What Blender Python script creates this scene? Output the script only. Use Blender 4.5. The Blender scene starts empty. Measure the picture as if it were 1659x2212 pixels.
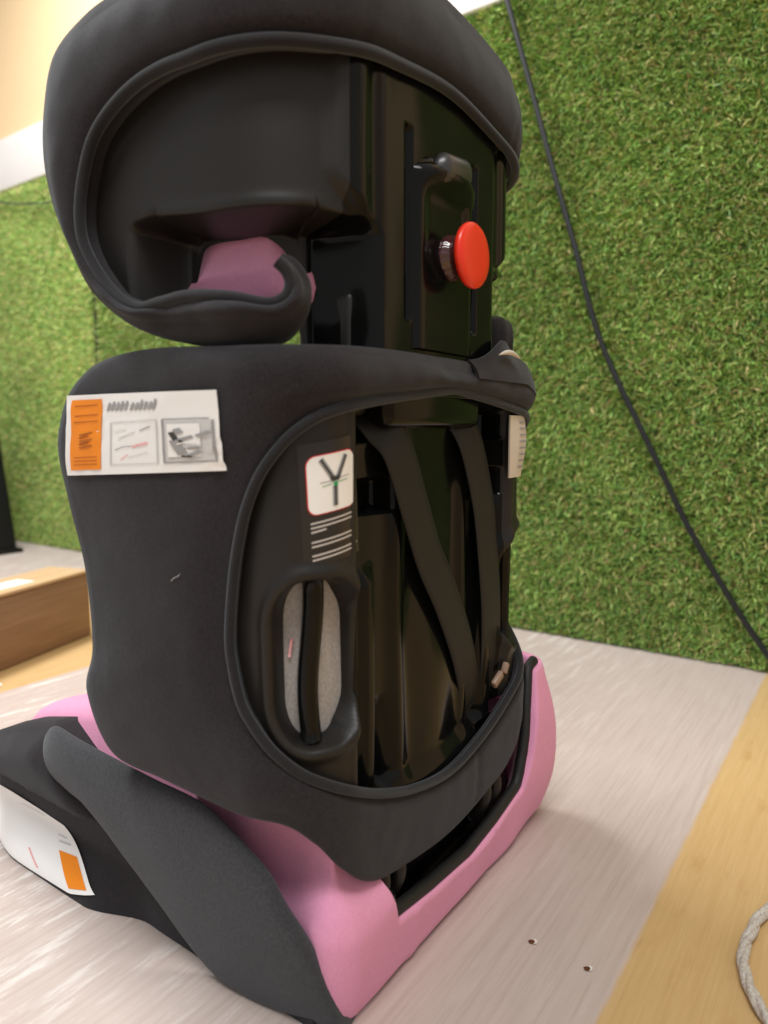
import bpy, math, random
import numpy as np
from mathutils import Vector, noise
random.seed(7); rng = np.random.default_rng(7)
SC = bpy.context.scene
COL = SC.collection
PI = math.pi

# ------------------------------------------------------------------ camera
cam = bpy.data.cameras.new('camera')
camo = bpy.data.objects.new('camera', cam); COL.objects.link(camo)
camo.location = (0, 0, 0.47)
_p = math.radians(6.736)
_d = Vector((0.817 * math.cos(_p), 0.577 * math.cos(_p), -math.sin(_p)))
camo.rotation_euler = _d.to_track_quat('-Z', 'Y').to_euler()
cam.sensor_fit = 'VERTICAL'; cam.sensor_height = 36.0; cam.sensor_width = 27.0
cam.lens = 36.0 * 1524.0 / 2212.0
cam.clip_start = 0.01; cam.clip_end = 100
cam.dof.use_dof = True; cam.dof.focus_distance = 0.70; cam.dof.aperture_fstop = 4.2
SC.camera = camo
# ------------------------------------------------------------------ light (indoor ceiling lamps)
w = bpy.data.worlds.new('World'); SC.world = w; w.use_nodes = True
w.node_tree.nodes['Background'].inputs[0].default_value = (1.0, 0.985, 0.97, 1)
w.node_tree.nodes['Background'].inputs[1].default_value = 0.5
def area(name, loc, target, sx, sy, power, col):
    l = bpy.data.lights.new(name, 'AREA'); l.shape = 'RECTANGLE'; l.size = sx; l.size_y = sy
    l.energy = power; l.color = col
    o = bpy.data.objects.new(name, l); COL.objects.link(o); o.location = loc
    o.rotation_euler = (Vector(target) - Vector(loc)).to_track_quat('-Z', 'Y').to_euler()
    return o
area('ceiling_lamp', (0.55, 1.9, 2.6), (0.55, 1.2, 0.0), 1.3, 0.5, 80, (1.0, 0.985, 0.96))
area('ceiling_lamp', (-0.5, -0.3, 2.6), (0.3, 0.3, 0.2), 1.3, 0.5, 38, (1.0, 0.985, 0.96))
SC.view_settings.view_transform = 'Standard'; SC.view_settings.look = 'None'
SC.view_settings.exposure = 0.0; SC.view_settings.gamma = 1.0
try: SC.view_settings.use_curve_mapping = False
except Exception: pass
SC.render.engine = 'CYCLES'

# ------------------------------------------------------------------ materials
class NT:
    def __init__(s, name):
        s.m = bpy.data.materials.new(name); s.m.use_nodes = True
        s.t = s.m.node_tree; s.b = s.t.nodes['Principled BSDF']
    def n(s, typ, **kw):
        nd = s.t.nodes.new(typ)
        for k, v in kw.items():
            if k in nd.inputs.keys(): nd.inputs[k].default_value = v
            else: setattr(nd, k, v)
        return nd
    def l(s, a, b): s.t.links.new(a, b)
    def ramp(s, src, stops):
        r = s.n('ShaderNodeValToRGB'); e = r.color_ramp.elements
        while len(e) < len(stops): e.new(0.5)
        for i, (p, c) in enumerate(stops):
            e[i].position = p; e[i].color = c if len(c) == 4 else (*c, 1)
        s.l(src, r.inputs[0]); return r.outputs[0]
    def bump(s, hgt, strength, dist):
        b = s.n('ShaderNodeBump'); b.inputs['Strength'].default_value = strength; b.inputs['Distance'].default_value = dist
        s.l(hgt, b.inputs['Height']); s.l(b.outputs[0], s.b.inputs['Normal'])
    def noise(s, vec, scale, detail=3, rough=.5):
        n = s.n('ShaderNodeTexNoise', Scale=scale, Detail=detail, Roughness=rough)
        s.l(vec, n.inputs['Vector']); return n.outputs['Fac']
    def obj(s): return s.n('ShaderNodeTexCoord').outputs['Object']
    def mapped(s, scale, rot=(0, 0, 0)):
        m = s.n('ShaderNodeMapping'); m.inputs['Scale'].default_value = scale; m.inputs['Rotation'].default_value = rot
        s.l(s.obj(), m.inputs[0]); return m.outputs[0]
    def mix(s, fac, a, b, mode='MIX'):
        m = s.n('ShaderNodeMix', data_type='RGBA', blend_type=mode)
        if isinstance(fac, (int, float)): m.inputs[0].default_value = fac
        else: s.l(fac, m.inputs[0])
        for i, v in ((6, a), (7, b)):
            if isinstance(v, tuple): m.inputs[i].default_value = v if len(v) == 4 else (*v, 1)
            else: s.l(v, m.inputs[i])
        return m.outputs[2]
    def math(s, op, a, b=None):
        m = s.n('ShaderNodeMath', operation=op)
        for i, v in ((0, a), (1, b)):
            if v is None: continue
            if isinstance(v, (int, float)): m.inputs[i].default_value = v
            else: s.l(v, m.inputs[i])
        return m.outputs[0]

def fabric(name, c1, c2, weave=1500, sheen=.25, bumpd=.0004, speck=.22):
    t = NT(name); o = t.obj()
    v = t.noise(o, 9, 4)
    f = t.noise(o, weave, 2)
    col = t.mix(v, (*c1, 1), (*c2, 1))
    sp = t.ramp(t.noise(o, 420, 3, .65), [(.3, (1 - speck,) * 3), (.7, (1 + speck * .8,) * 3)])
    t.l(t.mix(1.0, col, sp, 'MULTIPLY'), t.b.inputs['Base Color'])
    t.b.inputs['Roughness'].default_value = .88
    t.b.inputs['Specular IOR Level'].default_value = .25
    t.b.inputs['Sheen Weight'].default_value = sheen
    t.b.inputs['Sheen Roughness'].default_value = .5
    if 'pink' not in name: t.b.inputs['Sheen Tint'].default_value = (.82, .92, 1.0, 1)
    wr = t.noise(o, 38, 3)
    t.bump(t.math('ADD', t.math('MULTIPLY', wr, 1.6), f), .5, bumpd)
    return t.m
def plain(name, c, rough=.5, spec=.5, metal=0, coat=0, var=0.0, bump=None):
    t = NT(name); o = t.obj()
    if var:
        t.l(t.mix(t.noise(o, 30, 4), (*[x * (1 - var) for x in c], 1), (*[min(1, x * (1 + var)) for x in c], 1)), t.b.inputs['Base Color'])
    else: t.b.inputs['Base Color'].default_value = (*c, 1)
    t.b.inputs['Roughness'].default_value = rough; t.b.inputs['Specular IOR Level'].default_value = spec
    t.b.inputs['Metallic'].default_value = metal; t.b.inputs['Coat Weight'].default_value = coat
    if bump: t.bump(t.noise(o, bump[0], 3), bump[1], bump[2])
    return t.m
M = {}
M['char'] = fabric('charcoal_fabric', (.0172, .0143, .0165), (.0225, .0188, .0215), sheen=.16, bumpd=.0007, speck=.35)
M['char_band'] = fabric('grey_fabric', (.041, .042, .047), (.051, .052, .058), sheen=.18, bumpd=.0007, speck=.30)
M['char_pipe'] = fabric('charcoal_piping', (.0125, .0112, .0125), (.016, .0145, .016))
M['pink'] = fabric('pink_fabric', (.76, .32, .50), (.80, .345, .53), sheen=.12, bumpd=.0002, speck=.06)
M['matte'] = plain('matte_black_plastic', (.015, .0135, .0125), .42, .36, var=.15, bump=(900, .25, .0002))
M['gloss'] = plain('gloss_black_plastic', (.0045, .0048, .0048), .15, .19, bump=(14, .15, .002))
M['lip'] = plain('satin_black_plastic', (.03, .03, .032), .33, .6)
M['blackrub'] = plain('black_rubber', (.012, .012, .012), .55, .4)
M['web'] = None
t = NT('black_webbing'); o = t.obj()
wv = t.n('ShaderNodeTexWave', Scale=260.0, Distortion=.5); t.l(o, wv.inputs[0])
t.b.inputs['Base Color'].default_value = (.0065, .006, .0065, 1); t.b.inputs['Roughness'].default_value = .6
t.bump(wv.outputs['Fac'], .35, .0004); M['web'] = t.m
M['red'] = plain('red_plastic', (.86, .035, .012), .3, .5)
M['chrome'] = plain('clear_grey_plastic', (.06, .014, .013), .15, .8)
M['white_lab'] = plain('white_label', (.90, .90, .89), .45, .4, bump=(60, .25, .0008))
M['orange'] = plain('orange_print', (.90, .27, .012), .5, .3, var=.06)
M['grey_pr'] = plain('grey_print', (.34, .34, .35), .5, .3)
M['lgrey_pr'] = plain('light_grey_print', (.62, .62, .62), .5, .3)
M['dark_pr'] = plain('dark_print', (.05, .05, .05), .5, .3)
M['brown_pr'] = plain('brown_print', (.42, .12, .01), .5, .3)
M['red_pr'] = plain('red_print', (.72, .02, .04), .5, .3)
M['pinkred_pr'] = plain('pale_red_print', (.85, .42, .44), .5, .3)
M['green_pr'] = plain('green_print', (.02, .35, .12), .5, .3)
M['silver_pr'] = plain('silver_print', (.55, .52, .50), .5, .3)
M['tape'] = plain('black_sticker', (.018, .016, .015), .3, .5)
M['felt'] = fabric('grey_felt', (.33, .31, .31), (.42, .40, .39), weave=700, bumpd=.0006)
M['tag'] = plain('cream_tag', (.66, .60, .52), .7, .2, bump=(80, .3, .0006))
M['cable'] = plain('black_cable', (.012, .013, .016), .45, .4)
M['thincable'] = plain('dark_green_cable', (.05, .07, .04), .5, .4)
M['post'] = plain('black_paint', (.006, .006, .006), .6, .3)
M['trim'] = plain('white_trim_paint', (.82, .80, .78), .5, .4, var=.03, bump=(20, .2, .002))
M['wall'] = plain('cream_wall_paint', (.86, .64, .38), .8, .2, var=.03, bump=(90, .3, .001))
M['backing'] = plain('turf_backing', (.11, .17, .05), .9, .1, var=.3)
M['rust'] = plain('rusty_screw', (.13, .045, .02), .7, .3, var=.5)
M['chip'] = plain('white_paint_chip', (.80, .78, .74), .7, .3)
M['brass'] = plain('tan_buckle', (.30, .20, .15), .35, .5)

# turf blade material: colour from the per-blade attribute
t = NT('turf_fibre')
a = t.n('ShaderNodeAttribute', attribute_name='blade')
t.l(a.outputs['Color'], t.b.inputs['Base Color'])
t.b.inputs['Roughness'].default_value = .5; t.b.inputs['Specular IOR Level'].default_value = .35
M['turf'] = t.m

# floor: plywood with a whitewashed band, both in metres of the floor
t = NT('plywood_floor'); o = t.obj()
sep = t.n('ShaderNodeSeparateXYZ'); t.l(o, sep.inputs[0])
grain = t.noise(t.mapped((2.2, 60, 1), (0, 0, math.radians(-8))), 3.0, 6, .6)
fine = t.noise(t.mapped((9, 330, 1), (0, 0, math.radians(-8))), 2.0, 4, .6)
big = t.noise(o, 2.6, 3)
ply = t.ramp(grain, [(.25, (.54, .355, .155)), (.5, (.62, .42, .195)), (.78, (.67, .475, .245))])
ply = t.mix(t.ramp(fine, [(.35, (0, 0, 0)), (.75, (1, 1, 1))]), ply, (.57, .375, .165, 1))
ply = t.mix(t.ramp(t.noise(t.mapped((5, 16, 1)), 3, 4), [(.58, (0, 0, 0)), (.8, (.55, .55, .55))]), ply, (.47, .27, .10, 1))
wash = t.ramp(grain, [(.25, (.45, .36, .325)), (.5, (.535, .445, .405)), (.8, (.59, .505, .47))])
wash = t.mix(t.ramp(fine, [(.4, (0, 0, 0)), (.8, (.8, .8, .8))]), wash, (.54, .465, .425, 1))
wash0 = wash
wash = t.mix(t.ramp(t.noise(t.mapped((5, 30, 1), (0, 0, -.25)), 1.8, 6, .7), [(.52, (0, 0, 0)), (.64, (.8, .8, .8))]), wash, (.80, .77, .735, 1))
wash = t.mix(t.ramp(t.noise(o, 7, 5, .7), [(.56, (0, 0, 0)), (.70, (.7, .7, .7))]), wash, (.40, .33, .28, 1))
wear = t.ramp(t.math('MULTIPLY', t.math('SUBTRACT', sep.outputs[1], .30), 2.2), [(0, (.12, .12, .12)), (1, (1, 1, 1))])
wash = t.mix(wear, wash0, wash)
edge = t.math('MULTIPLY', t.math('SUBTRACT', t.noise(t.mapped((6, 26, 1)), 4, 5, .65), .5), .008)
yy = t.math('ADD', sep.outputs[1], edge)
m1 = t.ramp(t.math('MULTIPLY', t.math('SUBTRACT', yy, .1535), 180), [(0, (0, 0, 0)), (1, (1, 1, 1))])
m2 = t.ramp(t.math('MULTIPLY', t.math('SUBTRACT', 1.268, yy), 120), [(0, (0, 0, 0)), (1, (1, 1, 1))])
m3 = t.ramp(t.math('MULTIPLY', t.math('SUBTRACT', yy, 1.95), 100), [(0, (0, 0, 0)), (1, (1, 1, 1))])
mask = t.math('MAXIMUM', t.math('MULTIPLY', m1, m2), m3)
t.l(t.mix(mask, ply, wash), t.b.inputs['Base Color'])
t.b.inputs['Roughness'].default_value = .62; t.b.inputs['Specular IOR Level'].default_value = .3
t.bump(t.math('ADD', t.math('MULTIPLY', fine, .6), grain), .3, .0012)
M['floor'] = t.m
# brown timber
t = NT('brown_timber'); o = t.obj()
g = t.noise(t.mapped((2, 40, 40)), 2.5, 6, .65)
t.l(t.ramp(g, [(.25, (.23, .125, .065)), (.55, (.30, .175, .095)), (.8, (.37, .24, .14))]), t.b.inputs['Base Color'])
t.b.inputs['Roughness'].default_value = .6; t.bump(g, .3, .001); M['timber'] = t.m
t = NT('pale_timber'); o = t.obj()
g = t.noise(t.mapped((2, 30, 30)), 2.5, 6, .65)
t.l(t.ramp(g, [(.25, (.52, .33, .17)), (.8, (.70, .50, .30))]), t.b.inputs['Base Color'])
t.b.inputs['Roughness'].default_value = .5; M['timber_top'] = t.m
# rope
t = NT('rope_fibre'); o = t.obj()
g = t.noise(t.mapped((60, 60, 60)), 6, 5, .7)
t.l(t.ramp(g, [(.3, (.30, .27, .24)), (.5, (.55, .51, .46)), (.75, (.74, .71, .66))]), t.b.inputs['Base Color'])
t.b.inputs['Roughness'].default_value = .85; t.bump(g, .6, .001); M['rope'] = t.m

# ------------------------------------------------------------------ helpers
def mesh_obj(name, V, F, mats, parent=None, smooth=True, midx=None):
    me = bpy.data.meshes.new(name)
    me.from_pydata([tuple(v) for v in V], [], [tuple(f) for f in F])
    for m in (mats if isinstance(mats, (list, tuple)) else [mats]): me.materials.append(M[m])
    if midx is not None: me.polygons.foreach_set('material_index', midx)
    me.polygons.foreach_set('use_smooth', [smooth] * len(me.polygons))
    me.validate(); me.update()
    o = bpy.data.objects.new(name, me); COL.objects.link(o)
    if parent is not None: o.parent = parent
    return o
def tag(o, label, cat, group=None):
    o['label'] = label; o['category'] = cat
    if group: o['group'] = group
    return o
def empty(name, label, cat):
    o = bpy.data.objects.new(name, None); COL.objects.link(o); o.empty_display_size = .05
    return tag(o, label, cat)
def sm(a, b, x):
    x = (x - a) / (b - a); x = 0 if x < 0 else 1 if x > 1 else x
    return x * x * (3 - 2 * x)
def crom(P, n, closed):
    """n samples of a Catmull-Rom curve through the rows of P"""
    P = np.asarray(P, float); k = len(P); out = []
    segs = k if closed else k - 1
    for i in range(n):
        u = i / n * segs if closed else i / (n - 1) * segs
        j = min(int(u), segs - 1); f = u - j
        if closed: a, b, c, d = P[(j - 1) % k], P[j % k], P[(j + 1) % k], P[(j + 2) % k]
        else: a, b, c, d = P[max(j - 1, 0)], P[j], P[j + 1], P[min(j + 2, k - 1)]
        out.append(.5 * ((2 * b) + (c - a) * f + (2 * a - 5 * b + 4 * c - d) * f * f + (3 * b - a - 3 * c + d) * f ** 3))
    return np.array(out)
def grid_faces(nu, nv, wrap_u=False, wrap_v=False):
    F = []
    for i in range(nu if wrap_u else nu - 1):
        for j in range(nv if wrap_v else nv - 1):
            a = i * nv + j; b = ((i + 1) % nu) * nv + j
            c = ((i + 1) % nu) * nv + (j + 1) % nv; d = i * nv + (j + 1) % nv
            F.append((a, b, c, d))
    return F
def tube(name, P, r, mat, parent=None, closed=False, nseg=10, rad=None):
    P = [Vector(p) for p in P]; n = len(P); V = []
    up = Vector((.13, .21, .97)).normalized(); prev = None
    for i in range(n):
        a = P[(i - 1) % n] if closed or i else P[i]; b = P[(i + 1) % n] if closed or i < n - 1 else P[i]
        tg = (b - a).normalized()
        e = (prev - tg * prev.dot(tg)) if prev is not None else tg.cross(up)
        e.normalize(); prev = e; f = tg.cross(e); rr = rad(i / (n - 1)) * r if rad else r
        for k in range(nseg):
            an = 2 * PI * k / nseg; V.append(P[i] + e * math.cos(an) * rr + f * math.sin(an) * rr)
    F = grid_faces(n, nseg, closed, True)
    if not closed:
        F.append(tuple(range(nseg))[::-1]); F.append(tuple((n - 1) * nseg + k for k in range(nseg)))
    return mesh_obj(name, V, F, mat, parent)
def rbox(name, lo, hi, bev, mat, parent=None, seg=3, fn=None):
    import bmesh
    bm = bmesh.new(); bmesh.ops.create_cube(bm, size=1)
    lo, hi = Vector(lo), Vector(hi)
    for v in bm.verts: v.co = Vector([lo[i] + (v.co[i] + .5) * (hi[i] - lo[i]) for i in range(3)])
    if bev: bmesh.ops.bevel(bm, geom=bm.edges[:], offset=bev, segments=seg, profile=.5, affect='EDGES')
    if fn:
        for v in bm.verts: v.co = Vector(fn(v.co))
    me = bpy.data.meshes.new(name); bm.to_mesh(me); bm.free(); me.materials.append(M[mat])
    for p in me.polygons: p.use_smooth = bool(bev)
    o = bpy.data.objects.new(name, me); COL.objects.link(o)
    if parent is not None: o.parent = parent
    return o

class U:
    """upright U-shaped wall: s = arc length round the back, z = height"""
    def __init__(s, xc, hw, R, yb, fl): s.xc, s.a, s.R, s.yb, s.fl = xc, hw - R, R, yb, fl
    def plan(s, t):
        sg = 1 if t >= 0 else -1; q = abs(t); L = s.R * (PI / 2 - s.fl)
        if q < s.a: x, y, nx, ny = q, 0, 0, -1
        else:
            th = min((q - s.a) / s.R, PI / 2 - s.fl); e = max(0, q - s.a - L)
            x = s.a + s.R * math.sin(th) + e * math.cos(th); y = s.R * (1 - math.cos(th)) + e * math.sin(th)
            nx, ny = math.sin(th), -math.cos(th)
        return s.xc + sg * x, s.yb + y, sg * nx, ny
    def P(s, t, z, off=0.0):
        x, y, nx, ny = s.plan(t); return Vector((x + nx * off, y + ny * off, z))
SB = U(.55, .205, .065, .3096, math.radians(3))
SH = U(.539, .194, .090, .314, math.radians(3))
SG = U(.585, .200, .018, .317, 0.0)

PADS = {}
def pad_off(name, s, z):
    A = PADS[name]
    if not isinstance(A, np.ndarray): A = PADS[name] = np.array(A)
    d = (A[:, 0] - s) ** 2 + (A[:, 1] - z) ** 2; k = np.argpartition(d, 6)[:6]; w_ = 1 / (d[k] + 1e-7)
    return float((A[k, 2] * w_).sum() / w_.sum())
def padded(name, S, pairs, mat, parent, th, puff, closed, n=420, m=16, edge_in=-.006, rim=.016, wr=.0012, seed=0.0, taper=None, grooves=()):
    """upholstered strip between an inner seam and an outer edge, wrapped round the edge to the inside"""
    C = crom(pairs, n, closed); V = []; rows = None
    for i, (so, zo, si, zi) in enumerate(C):
        tp = 1.0 if taper is None else taper(i / (n - 1))
        T = th * tp; r = T / 2
        d = np.array([so - si, zo - zi]); L = max(np.linalg.norm(d), 1e-5); d /= L
        rr = min(rim * (.35 + .65 * tp), L * .45)
        row = []
        for k in range(m):
            u = k / (m - 1)
            q = np.array([si, zi]) + d * (L - rr) * u
            off = (edge_in + (0 - edge_in) * sm(0, .22, u)) + puff * tp * math.sin(PI * min(1, u * .96 + .02)) ** .8
            nz = noise.noise(Vector((q[0] * 14 + seed, q[1] * 14, seed))) * wr * 2 + noise.noise(Vector((q[0] * 45, q[1] * 45 + seed, 3))) * wr * .6
            wz = 1.0 if name != 'headrest' else 1 + 3.6 * sm(.62, .56, q[1])
            for g_, z0_, z1_ in grooves: off -= .0022 * math.exp(-((q[0] - g_) / .0030) ** 2) * (z0_ < q[1] < z1_)
            row.append(S.P(q[0], q[1], off + nz * sm(0, .15, u) * wz)); PADS.setdefault(name, []).append((q[0], q[1], off + nz * sm(0, .15, u) * wz))
        for k in range(1, 9):                       # round the outer edge
            ph = PI * k / 8
            c_, s_ = math.cos(ph), math.sin(ph)
            q = np.array([si, zi]) + d * (L - rr + rr * s_ ** .6)
            row.append(S.P(q[0], q[1], -r + r * math.copysign(abs(c_) ** .6, c_)))
        for k in range(1, 6):                       # inner face back to the seam line
            q = np.array([si, zi]) + d * (L - rr) * (1 - k / 5)
            row.append(S.P(q[0], q[1], -T + (T + edge_in - .004) * sm(.8, 1, k / 5)))
        rows = len(row); V += row
    F = [f[::-1] for f in grid_faces(n, rows, closed, True)]
    if not closed: F += [tuple(range(rows)), tuple((n - 1) * rows + k for k in range(rows))[::-1]]
    return mesh_obj(name, V, F, mat, parent), C

def panel(name, S, s0, s1, zlo, zhi, off, mat, parent, nu=60, nv=30, thick=.003):
    """curved sheet on S, with a back face"""
    V = []
    for i in range(nu):
        s = s0 + (s1 - s0) * i / (nu - 1)
        a, b = (zlo(s) if callable(zlo) else zlo), (zhi(s) if callable(zhi) else zhi)
        for j in range(nv):
            z = a + (b - a) * j / (nv - 1); V.append(S.P(s, z, off(s, z) if callable(off) else off))
    k = nu * nv
    for i in range(nu):
        s = s0 + (s1 - s0) * i / (nu - 1)
        a, b = (zlo(s) if callable(zlo) else zlo), (zhi(s) if callable(zhi) else zhi)
        for j in range(nv):
            z = a + (b - a) * j / (nv - 1); V.append(S.P(s, z, (off(s, z) if callable(off) else off) - thick))
    F = grid_faces(nu, nv); F += [tuple(k + x for x in f[::-1]) for f in grid_faces(nu, nv)]
    for i in range(nu - 1):
        F.append((i * nv, k + i * nv, k + (i + 1) * nv, (i + 1) * nv)); a = i * nv + nv - 1; b = a + nv
        F.append((a, b, k + b, k + a))
    for j in range(nv - 1):
        F.append((j, j + 1, k + j + 1, k + j)); a = (nu - 1) * nv + j
        F.append((a, k + a, k + a + 1, a + 1))
    return mesh_obj(name, V, F, mat, parent)

def print_sheet(name, fmap, items, parent):
    """flat print: items are (material, layer, polygon in 0..1 sheet units); fmap(u, v, lift) -> point.
    Each polygon is a quad (finely divided, so that it follows the surface)."""
    V, F, mi, mats = [], [], [], []
    for mat, layer, quad in items:
        if mat not in mats: mats.append(mat)
        q = [np.array(p, float) for p in quad]
        nu = max(2, int(np.linalg.norm(q[1] - q[0]) * 26) + 1); nv = max(2, int(np.linalg.norm(q[3] - q[0]) * 26) + 1)
        b0 = len(V)
        for i in range(nu):
            for j in range(nv):
                u, v = i / (nu - 1), j / (nv - 1)
                p = (q[0] * (1 - u) + q[1] * u) * (1 - v) + (q[3] * (1 - u) + q[2] * u) * v
                V.append(fmap(p[0], p[1], layer * .00035))
        for f in grid_faces(nu, nv): F.append(tuple(b0 + x for x in f)); mi.append(mats.index(mat))
    return mesh_obj(name, V, F, mats, parent, smooth=True, midx=mi)
def bar(x0, y0, x1, y1, wd):
    d = np.array([x1 - x0, y1 - y0]); nrm = np.array([-d[1], d[0]]) / (np.linalg.norm(d) + 1e-9) * wd / 2
    a, b = np.array([x0, y0]), np.array([x1, y1]); return [a - nrm, b - nrm, b + nrm, a + nrm]
def rect(x0, y0, x1, y1): return [(x0, y0), (x1, y0), (x1, y1), (x0, y1)]

# ------------------------------------------------------------------ setting
XW = 1.517
def struct(o): o['kind'] = 'structure'; return o
floor = struct(mesh_obj('floor', [(-3, -3, 0), (XW + .02, -3, 0), (XW + .02, 6, 0), (-3, 6, 0)], [(0, 1, 2, 3)], 'floor', smooth=False))
wall = struct(rbox('wall', (XW + .03, -3, -.01), (XW + .13, 6, 3.0), 0, 'wall'))
trim = rbox('white_trim_board', (XW - .012, -3, 1.400), (XW + .0295, 6, 1.588), .004, 'trim', wall)

def turf(name, y0, y1, label, lean, tint, dens, seed):
    r = np.random.default_rng(seed)
    o = rbox(name, (XW, y0, .002), (XW + .0285, y1, 1.398), 0, 'backing')
    tag(o, label, 'artificial turf')
    n = int((y1 - y0) * 1.395 * dens)
    y = r.uniform(y0 + .006, y1 - .006, n); z = r.uniform(.004, 1.396, n)
    Ln = r.uniform(.013, .027, n); wd = r.uniform(.0010, .0019, n)
    an = r.uniform(0, 2 * PI, n); tilt = r.uniform(.35, 1.25, n)
    ny, nz = np.cos(an) * np.sin(tilt) + lean[0], np.sin(an) * np.sin(tilt) + lean[1]
    nx = -np.cos(tilt)
    D = np.stack([nx, ny, nz], 1); D /= np.linalg.norm(D, axis=1)[:, None]
    rnd = r.normal(size=(n, 3)); W = np.cross(D, rnd); W /= np.linalg.norm(W, axis=1)[:, None]
    base = np.stack([np.full(n, XW - .0005), y, z], 1)
    bend = np.stack([r.uniform(-.2, .2, n), r.uniform(-.5, .5, n), r.uniform(-.7, .2, n)], 1)
    mid = base + D * (Ln * .55)[:, None]
    tip = mid + (D + bend) * (Ln * .45)[:, None]
    for P_ in (mid, tip): P_[:, 0] = np.minimum(P_[:, 0], XW - .002); P_[:, 2] = np.maximum(P_[:, 2], .004)
    V = np.stack([base - W * wd[:, None], base + W * wd[:, None], mid + W * wd[:, None] * .9, mid - W * wd[:, None] * .9, tip], 1).reshape(-1, 3)
    me = bpy.data.meshes.new('grass')
    me.vertices.add(n * 5); me.vertices.foreach_set('co', V.ravel())
    me.loops.add(n * 7); me.polygons.add(n * 2)
    k = np.arange(n)[:, None] * 5
    me.loops.foreach_set('vertex_index', np.concatenate([k + np.array([[0, 1, 2, 3]]), k + np.array([[3, 2, 4]])], 1).ravel().astype(np.int32))
    ls = (np.arange(n)[:, None] * 7 + np.array([[0, 4]])).ravel(); me.polygons.foreach_set('loop_start', ls.astype(np.int32))
    pal = np.array([(.105, .205, .040), (.075, .175, .032), (.15, .25, .06), (.20, .27, .085), (.06, .14, .035), (.16, .20, .06), (.22, .22, .09), (.12, .26, .06), (.16, .135, .06)])
    pr = np.array([.2, .2, .16, .1, .12, .08, .05, .06, .03]); pr /= pr.sum()
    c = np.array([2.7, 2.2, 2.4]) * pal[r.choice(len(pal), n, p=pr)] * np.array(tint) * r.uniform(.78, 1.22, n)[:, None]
    big = np.sin(y * 9 + np.sin(z * 7) * 2) * np.sin(z * 11 + np.sin(y * 5)); c *= (1 + .09 * big)[:, None]
    C4 = np.concatenate([np.clip(c, 0, 1), np.ones((n, 1))], 1)
    me.update(calc_edges=True)
    at = me.color_attributes.new('blade', 'FLOAT_COLOR', 'POINT')
    at.data.foreach_set('color', np.repeat(C4, 5, 0).ravel().astype(np.float32))
    me.materials.append(M['turf'])
    g = bpy.data.objects.new('grass', me); COL.objects.link(g); g.parent = o; g['kind'] = 'stuff'
    return o
turf('turf_panel', -.35, 2.318, 'green artificial turf panel on the wall behind the seat, crossed by black cable', (.05, -.25), (1, 1, 1), 82000, 1)
turf('turf_panel', 2.336, 3.3, 'green artificial turf panel left of the vertical seam, wash of light tinted into its blades', (.35, .1), (1.42, 1.34, 1.5), 62000, 2)  # paler tint paints the wash of light on this panel into the blade colour

rbox('turf_seam', (XW - .004, 2.3185, .002), (XW + .0285, 2.3355, 1.398), 0, 'post', wall)
# cables hanging in front of the turf
def lane(pts, n, wob=0.0):
    C = crom(pts, n, False); return [Vector(c) + Vector((0, math.sin(i * .35) * wob, math.cos(i * .21) * wob)) for i, c in enumerate(C)]
cp = [(XW - .03, .79, 1.62), (XW - .032, .7306, 1.40), (XW - .034, .643, 1.121), (XW - .034, .562, .859), (XW - .034, .495, .651), (XW - .034, .381, .419), (XW - .034, .283, .235), (XW - .034, .158, .047), (XW - .05, .09, .008), (XW - .08, -.1, .008)]
tag(tube('cable', lane(cp, 90, .0008), .0058, 'cable', nseg=10), 'black cable running diagonally down the green turf wall', 'cable')
cp = [(XW - .03, 3.25, 1.372), (XW - .03, 2.947, 1.358), (XW - .03, 2.75, 1.318), (XW - .03, 2.567, 1.290), (XW - .03, 2.35, 1.285), (XW - .03, 2.1, 1.30)]
tag(tube('thin_cable', lane(cp, 60, .001), .0035, 'thincable', nseg=8), 'thin dark cord along the turf just below the white board', 'cord')

# black post at the left edge
po = empty('black_stand', 'black leaning stand on the floor at the left edge', 'stand')
rbox('upright', (-.06, -.02, .01), (.06, .17, .62), .012, 'post', po, fn=lambda c: (c.x, c.y + (.36 - .30 * c.z) * .35 if False else c.y + .19 * (c.z), c.z))
rbox('foot', (-.075, -.03, 0), (.075, .20, .016), .005, 'post', po)
po.location = (1.31, 2.70, 0)
# wooden beam
bx = empty('wooden_beam', 'brown wooden beam lying on the floor behind the seat', 'beam')
rbox('beam_body', (-.7, 0, .0), (.262, .105, .146), .004, 'timber', bx)
rbox('top_board', (-.705, -.004, .1462), (.264, .109, .153), .002, 'timber_top', bx)
for k, (x0, y0, x1, y1, wd) in enumerate([(-.10, .055, .125, .045, .05), (-.34, .06, -.18, .085, .04)]):
    b = bar(x0, y0, x1, y1, wd)
    mesh_obj('paint_smear', [(p[0], p[1], .1536) for p in b] + [(p[0], p[1], .1525) for p in b], [(0, 1, 2, 3), (4, 5, 1, 0), (5, 6, 2, 1), (6, 7, 3, 2), (7, 4, 0, 3)], 'chip', bx, smooth=False)
bx.location = (.652, 1.3744, 0); bx.rotation_euler = (0, 0, math.atan2(.0785, .2346))

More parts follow.
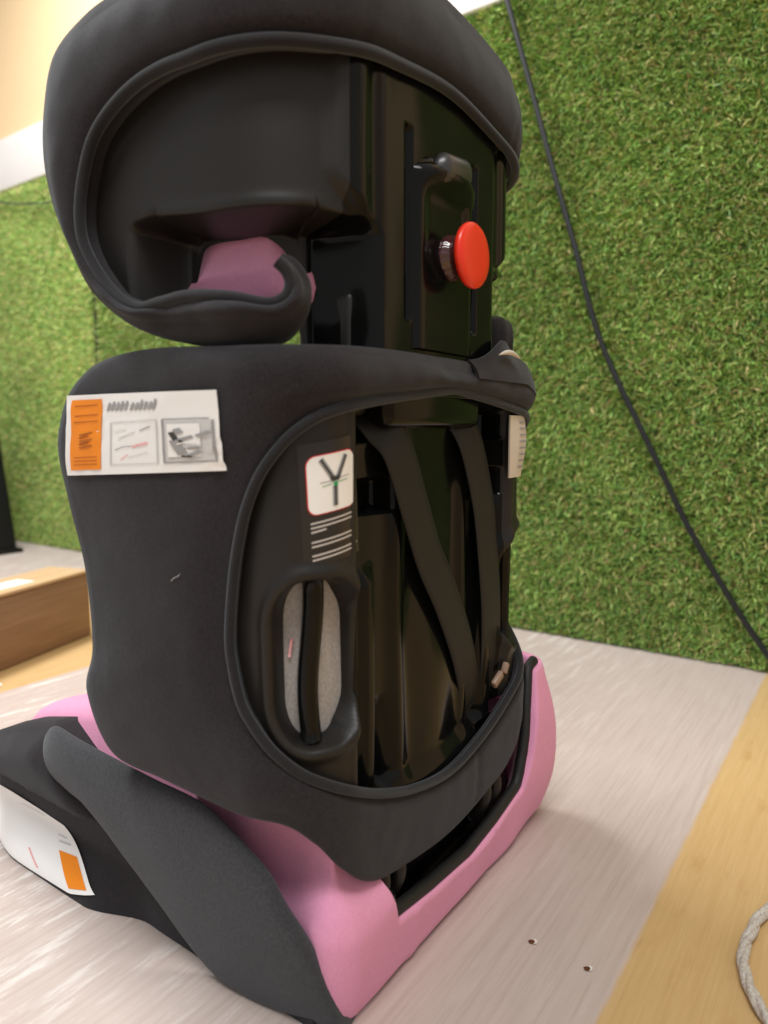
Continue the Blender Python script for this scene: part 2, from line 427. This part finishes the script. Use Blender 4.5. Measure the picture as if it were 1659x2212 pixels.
# screw holes in the floor, with torn white paint
for k, (x, y, r_) in enumerate([(.5676, .2346, .0032), (.5652, .1816, .0030)]):
    V = [(x, y, .0012)]; F = []
    for i in range(14):
        a = 2 * PI * i / 14; rr = r_ * random.uniform(.8, 1.1); V.append((x + math.cos(a) * rr, y + math.sin(a) * rr, .0008))
    for i in range(14): F.append((0, 1 + i, 1 + (i + 1) % 14))
    sc = mesh_obj('screw', V, F, 'rust', floor)
    V = []; F = []
    for i in range(9):
        a = -2.2 + 1.9 * i / 8
        for rr, z in ((r_ * 1.0, .0012), (r_ * random.uniform(1.3, 1.75), .0016)): V.append((x + math.cos(a) * rr, y + math.sin(a) * rr, z))
    for i in range(8): F.append((2 * i, 2 * i + 1, 2 * i + 3, 2 * i + 2))
    mesh_obj('paint_chip', V, F, 'chip', floor, smooth=False)

mesh_obj('paint_chip', [(.612 + .008 * math.cos(a), 1.305 + .012 * math.sin(a), .0012 + .001 * math.sin(3 * a)) for a in np.linspace(0, 2 * PI, 12, endpoint=False)], [tuple(range(12))], 'chip', floor, smooth=False)
# rope, lower right
rp = [(.90, -.05, .006), (.80, .03, .006), (.732, .0625, .006), (.69, .0705, .006), (.652, .0715, .006), (.62, .0625, .006), (.592, .0465, .006), (.56, .02, .006), (.53, -.02, .006)]
ropeC = crom(rp, 160, False)
ro = empty('rope', 'whitish twisted rope loop on the yellow plywood, lower right', 'rope')
for k in range(3):
    P_ = []
    for i, c in enumerate(ropeC):
        a = i * .14 + k * 2 * PI / 3
        tg = Vector(ropeC[min(i + 1, 159)]) - Vector(ropeC[max(i - 1, 0)]); sd = Vector((-tg.y, tg.x, 0)).normalized()
        P_.append(Vector(c) + sd * math.cos(a) * .0021 + Vector((0, 0, math.sin(a) * .0021)))
    tube('strand', P_, .0034, 'rope', ro, nseg=8)

# ------------------------------------------------------------------ the child car seat
seat = empty('child_car_seat', 'black and pink child car seat seen from behind, with red headrest knob', 'car seat')
def mirror(L): return [(-a, b, -c, d) for a, b, c, d in L]
# --- backrest
BL = [(-.091, .100, -.0627, .161), (-.1302, .112, -.1112, .1779), (-.1612, .138, -.152, .1978), (-.1832, .163, -.176, .2103), (-.2105, .1787, -.193, .2198), (-.2615, .1778, -.213, .2356), (-.3348, .1827, -.2292, .2528), (-.400, .1905, -.2417, .2696), (-.431, .2391, -.2492, .2963), (-.420, .2823, -.2512, .3205), (-.425, .351, -.2455, .366), (-.441, .4019, -.236, .4037), (-.454, .4489, -.2227, .4336), (-.449, .4762, -.2088, .4529), (-.432, .5026, -.1927, .4687), (-.394, .5236, -.173, .4799), (-.33, .5312, -.15, .486), (-.2397, .5283, -.1172, .4909), (-.1725, .5285, -.0795, .4957), (-.099, .5315, -.0375, .5003)]
pairsB = [(0, .090, 0, .151)] + BL + [(0, .533, 0, .5035)] + mirror(BL[::-1])
back, CB = padded('backrest', SB, pairsB, 'char', seat, .045, .007, True, n=620, m=20, seed=1.7, taper=lambda u: .22 + .78 * sm(.07, .17, u) * sm(.93, .83, u), grooves=[(.052, .05, .2)])
inner = CB[:, 2:4]
def loop_fn(loop, upper, lim):
    zc = (loop[:, 1].max() + loop[:, 1].min()) / 2
    sel = loop[(loop[:, 1] >= zc) if upper else (loop[:, 1] < zc)]
    sel = sel[np.argsort(sel[:, 0])]
    return lambda s: float(np.interp(s, sel[:, 0], sel[:, 1]))
topB, botB = loop_fn(inner, True, 0), loop_fn(inner, False, 0)
tube('piping', [SB.P(s, z, -.0025) for s, z in inner], .0040, 'char_pipe', back, closed=True)
# plastic back shell, a moulded relief
def shellB(s, z):
    q = abs(s)
    d = -.011
    # central trough with a raised border
    tro = sm(.140, .112, q) * sm(.150, .175, z) * sm(.50, .488, z)
    d += .003 * math.exp(-((q - .134) / .006) ** 2)
    d -= .016 * tro
    d += .0045 * tro * math.exp(-((q - .058) / .011) ** 2) * sm(.47, .44, z)
    # rounded spine that swells towards the bottom
    d += .008 * tro * math.exp(-(s / .050) ** 2) * sm(.34, .20, z)
    # vertical ribs either side of the trough
    d += .009 * tro * math.exp(-((q - .104) / .010) ** 4) * sm(.365, .345, z)
    d -= .010 * tro * math.exp(-((q - .083) / .006) ** 2) * sm(.25, .22, z)
    # webbing slots
    for z0 in (.474, .416):
        d -= .020 * sm(.062, .068, q) * sm(.129, .123, q) * sm(z0 - .015, z0 - .011, z) * sm(z0 + .015, z0 + .011, z)
    # arched opening, rounded rectangle leaning
    cx_ = .1715 + (z - .297) * .02
    hx, hz, r_ = .0435, .062, .034
    dx, dz = max(abs(q - cx_) - (hx - r_), 0), max(abs(z - .297) - (hz - r_), 0)
    e = math.hypot(dx, dz) - r_
    d -= .034 * sm(.0035, -.0055, e)
    d += .0035 * math.exp(-((e - .007) / .006) ** 2)
    d += .0015 * noise.noise(Vector((s * 20, z * 9, 2)))
    return d
nu, nv = 300, 190
V = []
for i in range(nu):
    s = -.256 + .512 * i / (nu - 1)
    se = max(-.2505, min(.2505, s))
    a, b = botB(se) - .006, topB(se) + .006
    for j in range(nv):
        z = a + (b - a) * j / (nv - 1); V.append(SB.P(s, z, shellB(s, z)))
F = grid_faces(nu, nv); mi = []
for f in F:
    s = -.256 + .512 * (f[0] // nv) / (nu - 1); mi.append(1 if abs(s) < .126 else 0)
shell = mesh_obj('back_shell', V, F, ['matte', 'gloss'], back, midx=mi)
# grey felt lining and black strut inside the arched openings
for sg in (-1, 1):
    panel('felt_lining', SB, sg * .124, sg * .217, .232, .362, -.0300, 'felt', back, 16, 20, .002)
    P_ = [SB.P(sg * (.179 + .004 * math.sin(k * .4)), .236 + .124 * k / 13, -.0235) for k in range(14)]
    tube('strut', P_, .0080, 'gloss', back, nseg=12)
    P_ = [SB.P(sg * (.205 - .0007 * k), .300 + .0028 * k, -.0275) for k in range(6)]
    tube('red_thread', P_, .0012, 'pinkred_pr', back, nseg=6)
# webbing straps
def strap(pts, wd, th=.0016):
    C = crom(pts, 70, False); V = []
    for i, (s, z, off) in enumerate(C):
        p0 = C[max(i - 1, 0)]; p1 = C[min(i + 1, 69)]
        d = np.array([p1[0] - p0[0], p1[1] - p0[1]]); d /= np.linalg.norm(d); nn = np.array([-d[1], d[0]])
        for kk in range(7):
            e = (kk / 6 - .5) * wd; cr = .0012 * math.cos((kk / 6 - .5) * PI)
            V.append(SB.P(s + nn[0] * e, z + nn[1] * e, off + cr))
        for kk in range(6, -1, -1):
            e = (kk / 6 - .5) * wd; V.append(SB.P(s + nn[0] * e, z + nn[1] * e, off - th))
    F = grid_faces(70, 14, False, True); F += [tuple(range(14))[::-1], tuple(69 * 14 + k for k in range(14))]
    return mesh_obj('strap', V, F, 'web', back)
strap([(-0.0840, .486, -0.0450), (-0.0800, .474, -0.0280), (-0.0680, .455, -0.0170), (-0.0430, .403, -0.0150), (-0.0160, .356, -0.0170), (0.0148, .312, -0.0170), (0.0480, .256, -0.0180), (0.0740, .205, -0.0230), (0.0860, .18, -0.0280)], .041)
strap([(0.0480, .490, -0.0450), (0.0500, .479, -0.0260), (0.0600, .455, -0.0170), (0.0820, .400, -0.0150), (0.0975, .343, -0.0160), (0.1090, .280, -0.0170), (0.1160, .217, -0.0210), (0.1180, .18, -0.0260)], .042)
bk = rbox('buckle', (-.005, -.003, -.009), (.005, .003, .009), .002, 'brass', back)
bk.location = SB.P(.112, .205, -.010); bk.rotation_euler = (.3, .9, .2)
bk = rbox('buckle', (-.004, -.003, -.006), (.004, .003, .006), .0015, 'brass', back)
bk.location = SB.P(.126, .214, -.008); bk.rotation_euler = (.1, .5, .1)
# pink inner face of the backrest (the sitting side)
panel('inner_lining', SB, -.40, .40, lambda s: .20 + .02 * abs(s), .50, lambda s, z: -.078 + .006 * math.sin(s * 30) ** 2, 'pink', back, 60, 24, .012)
# fabric flap standing up at the far top corner
fl = []
for i in range(26):
    u = i / 25; s = .025 + .145 * u
    top = .530 + .027 * math.exp(-((u - .48) / .27) ** 2) + .012 * sm(.5, .9, u) - .004 * u
    for j in range(8):
        v = j / 7
        fl.append(SB.P(s, .515 + (top - .515) * v - .012 * sm(.7, 1, u) * (1 - v), .008 + .006 * math.sin(u * 6) * v - .010 * v * v))
k = len(fl); fl += [p + Vector((0, .003, .001)) for p in fl]
F = grid_faces(26, 8); F += [tuple(k + x for x in f[::-1]) for f in F]
F += [(i * 8 + 7, (i + 1) * 8 + 7, k + (i + 1) * 8 + 7, k + i * 8 + 7) for i in range(25)]
mesh_obj('fabric_flap', fl, F, 'char', back)
fold = [SB.P(.060 + .046 * i / 13, .5385 + .004 * math.sin(PI * i / 13), .0105) for i in range(14)]
tube('flap_edge', fold, .0020, 'tag', back, nseg=8, rad=lambda u: .25 + math.sin(PI * u))

# warning label on the wing
def labmap(u, v, lift):
    s = -.4262 + u * .1785 + (v - 1) * (.004 - .0065 * u)
    z = (.4972 - .0005 * u) - (1 - v) * (.0665 - .0105 * u)
    return SB.P(s, z, pad_off('backrest', s, z) + .0022 + lift * 1.8)
items = [('white_lab', 0, rect(0, 0, 1, 1)), ('orange', 1, rect(.065, .065, .245, .94))]
for k, y in enumerate((.86, .74, .66)): items.append(('brown_pr', 2, bar(.09, y, .225, y + .01, .012)))
for k in range(5): items.append(('brown_pr', 2, bar(.125, .50 - k * .04, .195 - (k % 2) * .02, .53 - k * .04, .02)))
for k in range(3): items.append(('brown_pr', 2, bar(.09, .22 - k * .045, .225, .225 - k * .045, .010)))
random.seed(3); x = .30
for k in range(11):                                # smudged heading, illegible in the photograph
    if k == 5: x += .012
    hgt = random.uniform(.09, .13)
    items += [('grey_pr', 1, bar(x, .79, x + .022, .79 + hgt, .012)), ('grey_pr', 1, bar(x + .010, .79, x + .030, .79 + hgt * .85, .010)), ('grey_pr', 1, bar(x, .80 + hgt * .45, x + .024, .80 + hgt * .6, .008))]
    x += .031
for a, b in (((.33, .64), (.64, .66)), ((.33, .12), (.64, .12)), ((.64, .12), (.64, .66)), ((.33, .12), (.33, .64))): items.append(('lgrey_pr', 1, bar(*a, *b, .012)))
items += [('grey_pr', 1, bar(.36, .30, .42, .34, .010)), ('grey_pr', 1, bar(.42, .34, .52, .345, .010)), ('pinkred_pr', 1, bar(.48, .335, .58, .38, .022)), ('grey_pr', 1, bar(.53, .53, .60, .58, .012)), ('lgrey_pr', 1, bar(.38, .44, .50, .52, .012)), ('lgrey_pr', 1, bar(.36, .52, .44, .56, .010)), ('pinkred_pr', 1, bar(.40, .18, .45, .24, .008)), ('lgrey_pr', 1, bar(.45, .20, .58, .26, .008))]
fr = [((.68, .12), (.97, .12)), ((.68, .66), (.95, .66)), ((.68, .12), (.68, .66)), ((.97, .12), (.97, .64))]
for a, b in fr: items.append(('grey_pr', 1, bar(*a, *b, .014)))
items += [('lgrey_pr', 1, rect(.69, .14, .96, .64)), ('white_lab', 2, rect(.71, .19, .90, .60))]
items += [('dark_pr', 3, bar(.735, .50, .765, .40, .035)), ('grey_pr', 3, bar(.765, .54, .79, .48, .045)), ('grey_pr', 3, bar(.75, .40, .80, .22, .06)), ('dark_pr', 3, bar(.785, .40, .80, .35, .02)), ('grey_pr', 3, bar(.78, .40, .86, .44, .035)), ('lgrey_pr', 3, bar(.80, .33, .90, .30, .05)), ('grey_pr', 4, bar(.83, .29, .90, .30, .03)), ('dark_pr', 3, bar(.79, .20, .85, .19, .022)), ('grey_pr', 3, bar(.83, .20, .90, .25, .04)), ('grey_pr', 3, bar(.88, .44, .96, .49, .04)), ('white_lab', 4, bar(.77, .35, .88, .39, .014))]
items = [(m_, l_, [(float(np.interp(p[0], [0, .065, .245, .30, 1], [0, .045, .295, .335, 1])), p[1]) for p in q_]) for m_, l_, q_ in items]
print_sheet('warning_label', labmap, items, back)
tube('lint', [SB.P(-.300 + .0016 * k, .356 + .0011 * k + .0006 * math.sin(k), pad_off('backrest', -.295, .358) + .0012) for k in range(7)], .00015, 'white_lab', back, nseg=5)
# harness sticker on the plastic shell
def stmap(u, v, lift):
    s = -.1860 + u * .0490 + (1 - v) * .0022; z = .4497 + u * .0070 - (1 - v) * .0425
    return SB.P(s, z, -.0105 + lift + .0004)
def rr_quads(x0, y0, x1, y1, r, mat, layer):
    out = [(mat, layer, rect(x0 + r, y0, x1 - r, y1)), (mat, layer, rect(x0, y0 + r, x0 + r, y1 - r)), (mat, layer, rect(x1 - r, y0 + r, x1, y1 - r))]
    for cx_, cy_, a0 in ((x0 + r, y0 + r, PI), (x1 - r, y0 + r, 1.5 * PI), (x1 - r, y1 - r, 0), (x0 + r, y1 - r, .5 * PI)):
        for k in range(5):
            a, b = a0 + k * PI / 10, a0 + (k + 1) * PI / 10
            out.append((mat, layer, [(cx_, cy_), (cx_ + r * math.cos(a), cy_ + r * math.sin(a)), (cx_ + r * math.cos(b), cy_ + r * math.sin(b)), (cx_, cy_)]))
    return out
it = [('tape', 0, rect(-.12, -.86, 1.05, 1.22))]
it += rr_quads(0, 0, 1, 1, .17, 'red_pr', 1) + rr_quads(.018, .018, .982, .982, .155, 'white_lab', 2)
it += [('grey_pr', 3, bar(.27, .92, .50, .56, .10)), ('dark_pr', 4, bar(.27, .92, .50, .56, .035)), ('grey_pr', 3, bar(.78, .92, .58, .56, .10)), ('dark_pr', 4, bar(.78, .92, .58, .56, .035)),
       ('dark_pr', 4, [(.46, .52), (.60, .52), (.64, .60), (.42, .60)]), ('grey_pr', 3, bar(.53, .44, .52, .10, .11)), ('dark_pr', 4, bar(.53, .44, .52, .10, .04)),
       ('green_pr', 5, bar(.49, .47, .57, .47, .07)), ('grey_pr', 3, bar(.24, .53, .46, .53, .014)), ('grey_pr', 3, bar(.60, .55, .84, .57, .014)), ('green_pr', 3, bar(.28, .46, .46, .48, .012)), ('green_pr', 3, bar(.60, .49, .80, .50, .012))]
for y, x1 in ((-.11, 1), (-.185, 1), (-.26, .32), (-.43, .97), (-.505, .99), (-.66, 1), (-.735, .92)):
    it.append(('silver_pr', 1, bar(.04, y - .015, x1, y, .030)))
print_sheet('harness_sticker', stmap, it, back)
# sewn care tag at the far corner
def tagP(u, v, l): return SB.P(.116 + .036 * u, .4835 - .064 * v, pad_off('backrest', .13, .45) + .002 + .003 * math.sin(v * 4) * u + l)
tgp = [tagP(u, v, 0) for u in (0, .33, .66, 1) for v in np.linspace(0, 1, 9)]
k = len(tgp); tgp += [p + Vector((-.0004, .0012, 0)) for p in tgp]
F = grid_faces(4, 9); F += [tuple(k + x for x in f[::-1]) for f in F]
tg_ = mesh_obj('care_tag', tgp, F, 'tag', back)
print_sheet('tag_text', lambda u, v, l: tagP(u, v, .0006 + l), [('grey_pr', 1, bar(.55, .1 + .105 * k, .95, .1 + .105 * k, .03)) for k in range(8)], back)

# --- headrest
HL = [(-.1800, .5900, -.1835, .5830), (-.1690, .5850, -.1775, .5770), (-.1590, .5700, -.1750, .5680), (-.1610, .5500, -.1790, .5590), (-.1742, .535, -.1915, .5549), (-.2047, .5300, -.2172, .5600), (-.2455, .5300, -.2532, .5640), (-.2885, .5360, -.282, .5621), (-.3292, .5498, -.31, .5612), (-.3725, .5783, -.341, .5786), (-.400, .6182, -.3662, .6077), (-.419, .6568, -.3735, .6315), (-.428, .694, -.3692, .6586), (-.424, .7321, -.3558, .6867), (-.407, .7690, -.3352, .7039), (-.3677, .7870, -.3057, .7162), (-.3245, .7935, -.2738, .7213), (-.2575, .7965, -.238, .7213), (-.1877, .8000, -.1885, .7235), (-.136, .8100, -.1438, .7265), (-.073, .8200, -.085, .7366)]
pairsH = HL + [(0, .824, 0, .7460)] + mirror(HL[::-1])
head, CH = padded('headrest', SH, pairsH, 'char', seat, .052, .009, False, n=420, m=18, seed=5.1, grooves=[(-.118, .7, .9), (.118, .7, .9)], taper=lambda u: .30 + .70 * sm(0, .13, u) * sm(1, .87, u))
hin = CH[:, 2:4]
tube('piping', [SH.P(s, z, .002) for s, z in hin], .0046, 'char_pipe', head)
up = hin[50:-50]
ups = up[np.argsort(up[:, 0])]
selT = hin[hin[:, 1] > .63]; selT = selT[np.argsort(selT[:, 0])]
topH = lambda s: float(np.interp(s, selT[:, 0], selT[:, 1]))
LOW = [(-.378, .612), (-.362, .600), (-.333, .572), (-.318, .576), (-.308, .598), (-.298, .616), (-.260, .617), (-.2235, .615), (-.1845, .606), (-.170, .597), (-.162, .585), (-.152, .563), (-.1425, .540), (-.09, .516), (0, .513)]
_L = crom(LOW, 160, False); _L = _L[np.argsort(_L[:, 0])]; lowx, lowz = _L[:, 0], _L[:, 1]
lowH = lambda s: float(np.interp(-abs(s), lowx, lowz))
def shellH(s, z):
    q = abs(s); d = -.014
    zl = .622 + .006 * sm(.24, .32, q)
    lo_ = .143 - .043 * sm(.655, .612, z)
    d -= .047 * sm(zl + .003, zl - .006, z) * sm(lo_ - .009, lo_ + .009, q) * sm(.338, .318, q)     # ledge
    d += .0012 * math.exp(-((z - zl - .006) / .005) ** 2) * sm(.136, .15, q) * sm(.335, .315, q)
    d += .011 * sm(.158, .116, q) * (1 - sm(lo_ - .009, lo_ + .009, q))                                                        # raised back plate
    d -= .003 * math.exp(-((q - .1) / .008) ** 2) * sm(.55, .57, z)
    for sc_ in (-.0565, .0500):                                                          # slots beside the track
        d -= .012 * sm(.0050, .0030, abs(s - sc_)) * sm(.555, .560, z) * sm(.705, .700, z)
    d += .0012 * noise.noise(Vector((s * 18, z * 10, 7)))
    return d
nu, nv = 300, 170; V = []
for i in range(nu):
    s = -.376 + .752 * i / (nu - 1); a, b = lowH(s), topH(s) + .008
    for j in range(nv):
        z = a + (b - a) * j / (nv - 1); V.append(SH.P(s, z, shellH(s, z)))
F = grid_faces(nu, nv); mi = [1 if abs(-.376 + .752 * (f[0] // nv) / (nu - 1)) < .128 else 0 for f in F]
mesh_obj('headrest_shell', V, F, ['matte', 'gloss'], head, midx=mi)
panel('inner_lining', SH, -.385, .385, lambda s: .556 + .01 * math.sin(s * 25), .79, lambda s, z: -.070 + .012 * math.exp(-((z - .58) / .02) ** 2), 'pink', head, 70, 26, .014)
# neck post carrying the headrest
def nk(c):
    return (c.x, c.y, c.z)
rbox('neck', (.462, .322, .470), (.622, .400, .600), .010, 'gloss', head, fn=nk)
rbox('neck_guide', (.438, .340, .480), (.4605, .396, .575), .006, 'matte', head)
# adjuster track with a rounded top
def track(c):
    return c
V = []; nU, nV = 28, 40
for i in range(nU):
    for j in range(nV):
        u = i / (nU - 1) * 2 - 1; z = .535 + (.692 - .535) * j / (nV - 1)
        hw = .0475
        zt = .692 - .016 * (u * u)
        z = min(z, zt)
        e = max(abs(u) - .8, 0) / .2
        off = -.004 + (.0055 + .013 * math.exp(-((z - .676) / .011) ** 2) * math.sqrt(max(0, 1 - (u * .98) ** 2))) * math.sqrt(max(0, 1 - e * e)) * min(1, math.sqrt(max(0, (zt - z) / .014)) if zt - z < .014 else 1)
        off -= .002 * sm(.664, .656, z) * sm(.60, .62, z) * sm(.75, .6, abs(u))
        V.append(SH.P(-.0033 + u * hw, z, off))
mesh_obj('adjuster_track', V, grid_faces(nU, nV), 'gloss', head)
hl = rbox('track_lip', (-.026, -.009, -.014), (.026, .010, .012), .0110, 'lip', head, seg=6, fn=lambda c: (c.x, c.y - .004 * (1 - (c.x / .045) ** 2), c.z - .22 * c.x * c.x / .045 + .12 * c.x))
hl.location = SH.P(-.0033, .684, .002)
# red knob: rounded disc on a ribbed stem
kc = SH.P(.004, .6140, -.010)
def lathe(name, prof, mat, parent, c, n=48, rib=0):
    V = []
    for i in range(n):
        a = 2 * PI * i / n
        for r_, h_ in prof:
            r2 = r_ * (1 + (rib * math.cos(a * 20) if h_ < .024 else 0))
            V.append(Vector((c.x + r2 * math.cos(a), c.y - h_, c.z + r2 * math.sin(a))))
    return mesh_obj(name, V, grid_faces(n, len(prof), True), mat, parent)
lathe('knob_stem', [(.019, .008), (.0185, .015), (.0165, .0165), (.0165, .024), (.0185, .025), (.0185, .031)], 'chrome', head, kc, n=120, rib=.015)
lathe('knob', [(.0, .0270), (.022, .0270), (.0256, .0280), (.0268, .0305), (.0265, .0328), (.0250, .0344), (.018, .0352), (.010, .0355), (.0, .0356)], 'red', head, kc, n=64)

# --- base
base_top = [(-.62, .150), (-.45, .17), (-.33, .20), (-.22, .20), (-.190, .195), (-.172, .178), (-.158, .146), (-.148, .112), (-.134, .064), (-.075, .056), (0, .050), (.055, .058), (.112, .072), (.130, .105), (.145, .150), (.165, .190), (.22, .20), (.33, .2), (.45, .17), (.62, .150)]
btx = [p[0] for p in base_top]; btz = [p[1] for p in base_top]
def bulge(z, s=0):
    b = .015 * sm(.245, .195, abs(s)) * math.sin(PI * min(1, max(0, (z + .02) / .22)))
    return b - (b + .016) * sm(.085, .125, z) * sm(.135, .09, s) * sm(-.30, -.24, s)
V = []; nu = 560; nv = 22
for i in range(nu):
    s = -.62 + 1.24 * i / (nu - 1); zt = float(np.interp(s, btx, btz)) - .004
    row = []
    for j in range(14):
        z = .001 + (zt - .001) * j / 13
        wob = noise.noise(Vector((s * 16, z * 20, 4))) * .0016
        wob -= .0016 * math.exp(-((s - .050) / .0025) ** 2) - .0014 * math.exp(-((s + .104 + (z - .06) * .1) / .006) ** 2)
        inn = .045 * sm(.345, .40, abs(s)); edge_ = .004 * (1 - sm(0, .012, z))
        cr = (.0065 * math.sin(PI * min(1, z / .21)) - .005 * sm(.06, 0, z)) * sm(.10, .16, s) * sm(.34, .26, s)
        row.append(SG.P(s, z, bulge(z, s) + cr + wob - edge_ - inn))
    for k in range(1, 5):
        ph = PI * k / 4; row.append(SG.P(s, zt + .004 * math.sin(ph), bulge(zt, s) + cr - inn - .007 + .007 * math.cos(ph)))
    for k in range(1, 5):
        z = zt - (zt - .02) * k / 4; row.append(SG.P(s, z, bulge(zt, s) * .5 - inn - .016))
    V += row
nv = 22
base = mesh_obj('base', V, grid_faces(nu, nv), 'pink', seat)
# black binding along the back rim
tube('rim_binding', [SG.P(s, float(np.interp(s, btx, btz)) + .002, bulge(float(np.interp(s, btx, btz)), s) - .009) for s in np.linspace(-.140, .185, 60)], .0062, 'blackrub', base, nseg=10)
rbox('hinge_housing', (.43, .338, .012), (.735, .375, .155), .006, 'gloss', base)
for x, z0, z1 in ((.452, .050, .128), (.476, .056, .122), (.640, .055, .120), (.664, .055, .118)):
    P_ = [(x, .337 - .016 * math.sin(PI * k / 12), z1 - (z1 - z0) * k / 12) for k in range(13)]
    tube('hinge_loop', P_, .0072, 'matte', base, nseg=10)
# seat cushion
def cush(c):
    y = (c.y - .36) / .5; x = (c.x - .58) / .18
    return (c.x, c.y, c.z + (.014 * (1 - x * x) if c.z > .1 else 0) + (.012 * math.sin(y * PI) if c.z > .1 else 0))
import bmesh
bm = bmesh.new(); bmesh.ops.create_grid(bm, x_segments=30, y_segments=34, size=1)
for v in bm.verts:
    u, w_ = v.co.x, v.co.y
    ed = (1 - abs(u) ** 10) ** .25 if abs(u) < 1 else 0; ew = (1 - abs(w_) ** 12) ** .25 if abs(w_) < 1 else 0
    v.co = Vector((.58 + u * .185, .590 + w_ * .23, .02 + (.150 + .022 * abs(u) ** 2 + .03 * math.exp(-((w_ + .4) / .5) ** 2) - .03 * sm(.1, 1, w_)) * ed * ew))
me = bpy.data.meshes.new('cushion'); bm.to_mesh(me); bm.free(); me.materials.append(M['pink'])
for p in me.polygons: p.use_smooth = True
cu = bpy.data.objects.new('cushion', me); COL.objects.link(cu); cu.parent = base

# side covers: front arm roll, hollow below it and a flared skirt
def sideX(y, z):
    roll = sm(.082, .098, z) * sm(.50, .62, y)
    fl = sm(.045, .0, z) * sm(.54, .62, y) * sm(.88, .74, y)
    x = .384 - .030 * roll * (1 - .6 * sm(.13, .165, z) ** 2) - .027 * fl
    x -= .006 * sm(.06, .02, z) * sm(.62, .5, y)
    return x
def side_top(y): return float(np.interp(y, [.33, .40, .46, .55, .62, .66, .70, .75, .80, .86], [.03, .085, .105, .115, .120, .138, .160, .148, .130, .10]))
def side_cover(sg):
    V = []; nu, nv = 70, 34
    for i in range(nu):
        y0_ = .335 if sg < 0 else .375; y = y0_ + (.86 - y0_) * i / (nu - 1); zt = side_top(y)
        for j in range(nv):
            z = zt * (j / (nv - 1)); t_ = sm(.75, 1, j / (nv - 1))
            x = sideX(y, z) + .020 * t_ ** 2 + noise.noise(Vector((y * 15, z * 15, 9))) * .0015
            x += .03 * sm(.82, .86, y) ** 2
            V.append((x if sg < 0 else 1.16 - x, y, max(z, .0006)))
        for j in range(4):
            x = .404 + .012 * j; V.append((x if sg < 0 else 1.16 - x, y, zt - .004 * j))
    F = grid_faces(nu, nv + 4)
    if sg > 0: F = [f[::-1] for f in F]
    return mesh_obj('side_cover', V, F, 'char', base)
side_cover(-1); side_cover(1)
# broad grey band sweeping from the arm to the rear corner: (y, z) of the upper and lower edge and depth x
BAND = [(.690, .150, .362, .668, .112, .362), (.672, .168, .356, .648, .113, .356), (.650, .176, .352, .628, .113, .352), (.612, .174, .350, .600, .111, .350), (.560, .171, .350, .570, .096, .350), (.500, .168, .350, .545, .078, .351), (.437, .166, .350, .520, .060, .353), (.395, .150, .351, .494, .041, .356), (.364, .131, .353, .466, .022, .360), (.348, .110, .355, .435, .006, .365), (.331, .085, .361, .405, .0015, .370), (.320, .048, .371, .370, .001, .376), (.314, .016, .383, .340, .0008, .386), (.313, .003, .388, .322, .0008, .390)]
def arm_band(sg):
    C = crom(BAND, 150, False); V = []; m = 18
    for i, (yu, zu, xu, yl, zl, xl) in enumerate(C):
        a = Vector((xu, yu, zu)); b = Vector((xl, yl, zl)); row = []
        en = sm(0, .06, i / 149) * .9 + .1
        for k in range(m):
            u = k / (m - 1); p = a.lerp(b, u)
            pf = (.012 - .008 * sm(.5, .85, i / 149)) * math.sin(PI * u) ** .6 * en
            p.x -= pf - .008 * (1 - sm(.5, .8, i / 149)); p.x += noise.noise(Vector((p.y * 18, p.z * 18, 5))) * .0012
            p.z = max(p.z, .0007); row.append(p)
        for k in range(m):
            u = 1 - k / (m - 1); p = a.lerp(b, u); p.x += .010 + .012 * math.sin(PI * u) * en; p.z = max(p.z, .0007); row.append(p)
        V += [Vector((q.x if sg < 0 else 1.155 - q.x, q.y if sg < 0 else q.y + .035, q.z)) for q in row]
    F = grid_faces(150, 2 * m, False, True)
    F += [tuple(range(2 * m))[::-1], tuple(149 * 2 * m + k for k in range(2 * m))]
    if sg > 0: F = [f[::-1] for f in F]
    return mesh_obj('arm_band', V, F, 'char_band', base)
arm_band(-1); arm_band(1)
# label on the flared skirt
topr = [(.690, .047), (.74, .050), (.80, .052), (.86, .052)]; botr = [(.605, .013), (.640, .004), (.72, .002), (.82, .002)]
def sidemap(u, v, lift):
    k = min(int(u * 3), 2); f = u * 3 - k
    a = np.array(topr[k]) * (1 - f) + np.array(topr[k + 1]) * f; b = np.array(botr[k]) * (1 - f) + np.array(botr[k + 1]) * f
    y, z = b * (1 - v) + a * v
    return Vector((sideX(y, z) - .0012 - lift, y, z + .0012 + lift))
print_sheet('side_label', sidemap, [('white_lab', 0, rect(0, 0, .5, 1)), ('white_lab', 0, rect(.5, 0, 1, 1)), ('orange', 1, rect(.06, .06, .30, .48)), ('lgrey_pr', 1, bar(.10, .62, .26, .60, .03)), ('lgrey_pr', 1, bar(.12, .70, .24, .69, .02)), ('pinkred_pr', 1, bar(.55, .10, .60, .3, .02)), ('lgrey_pr', 1, bar(.32, .90, .60, .86, .012))], base)
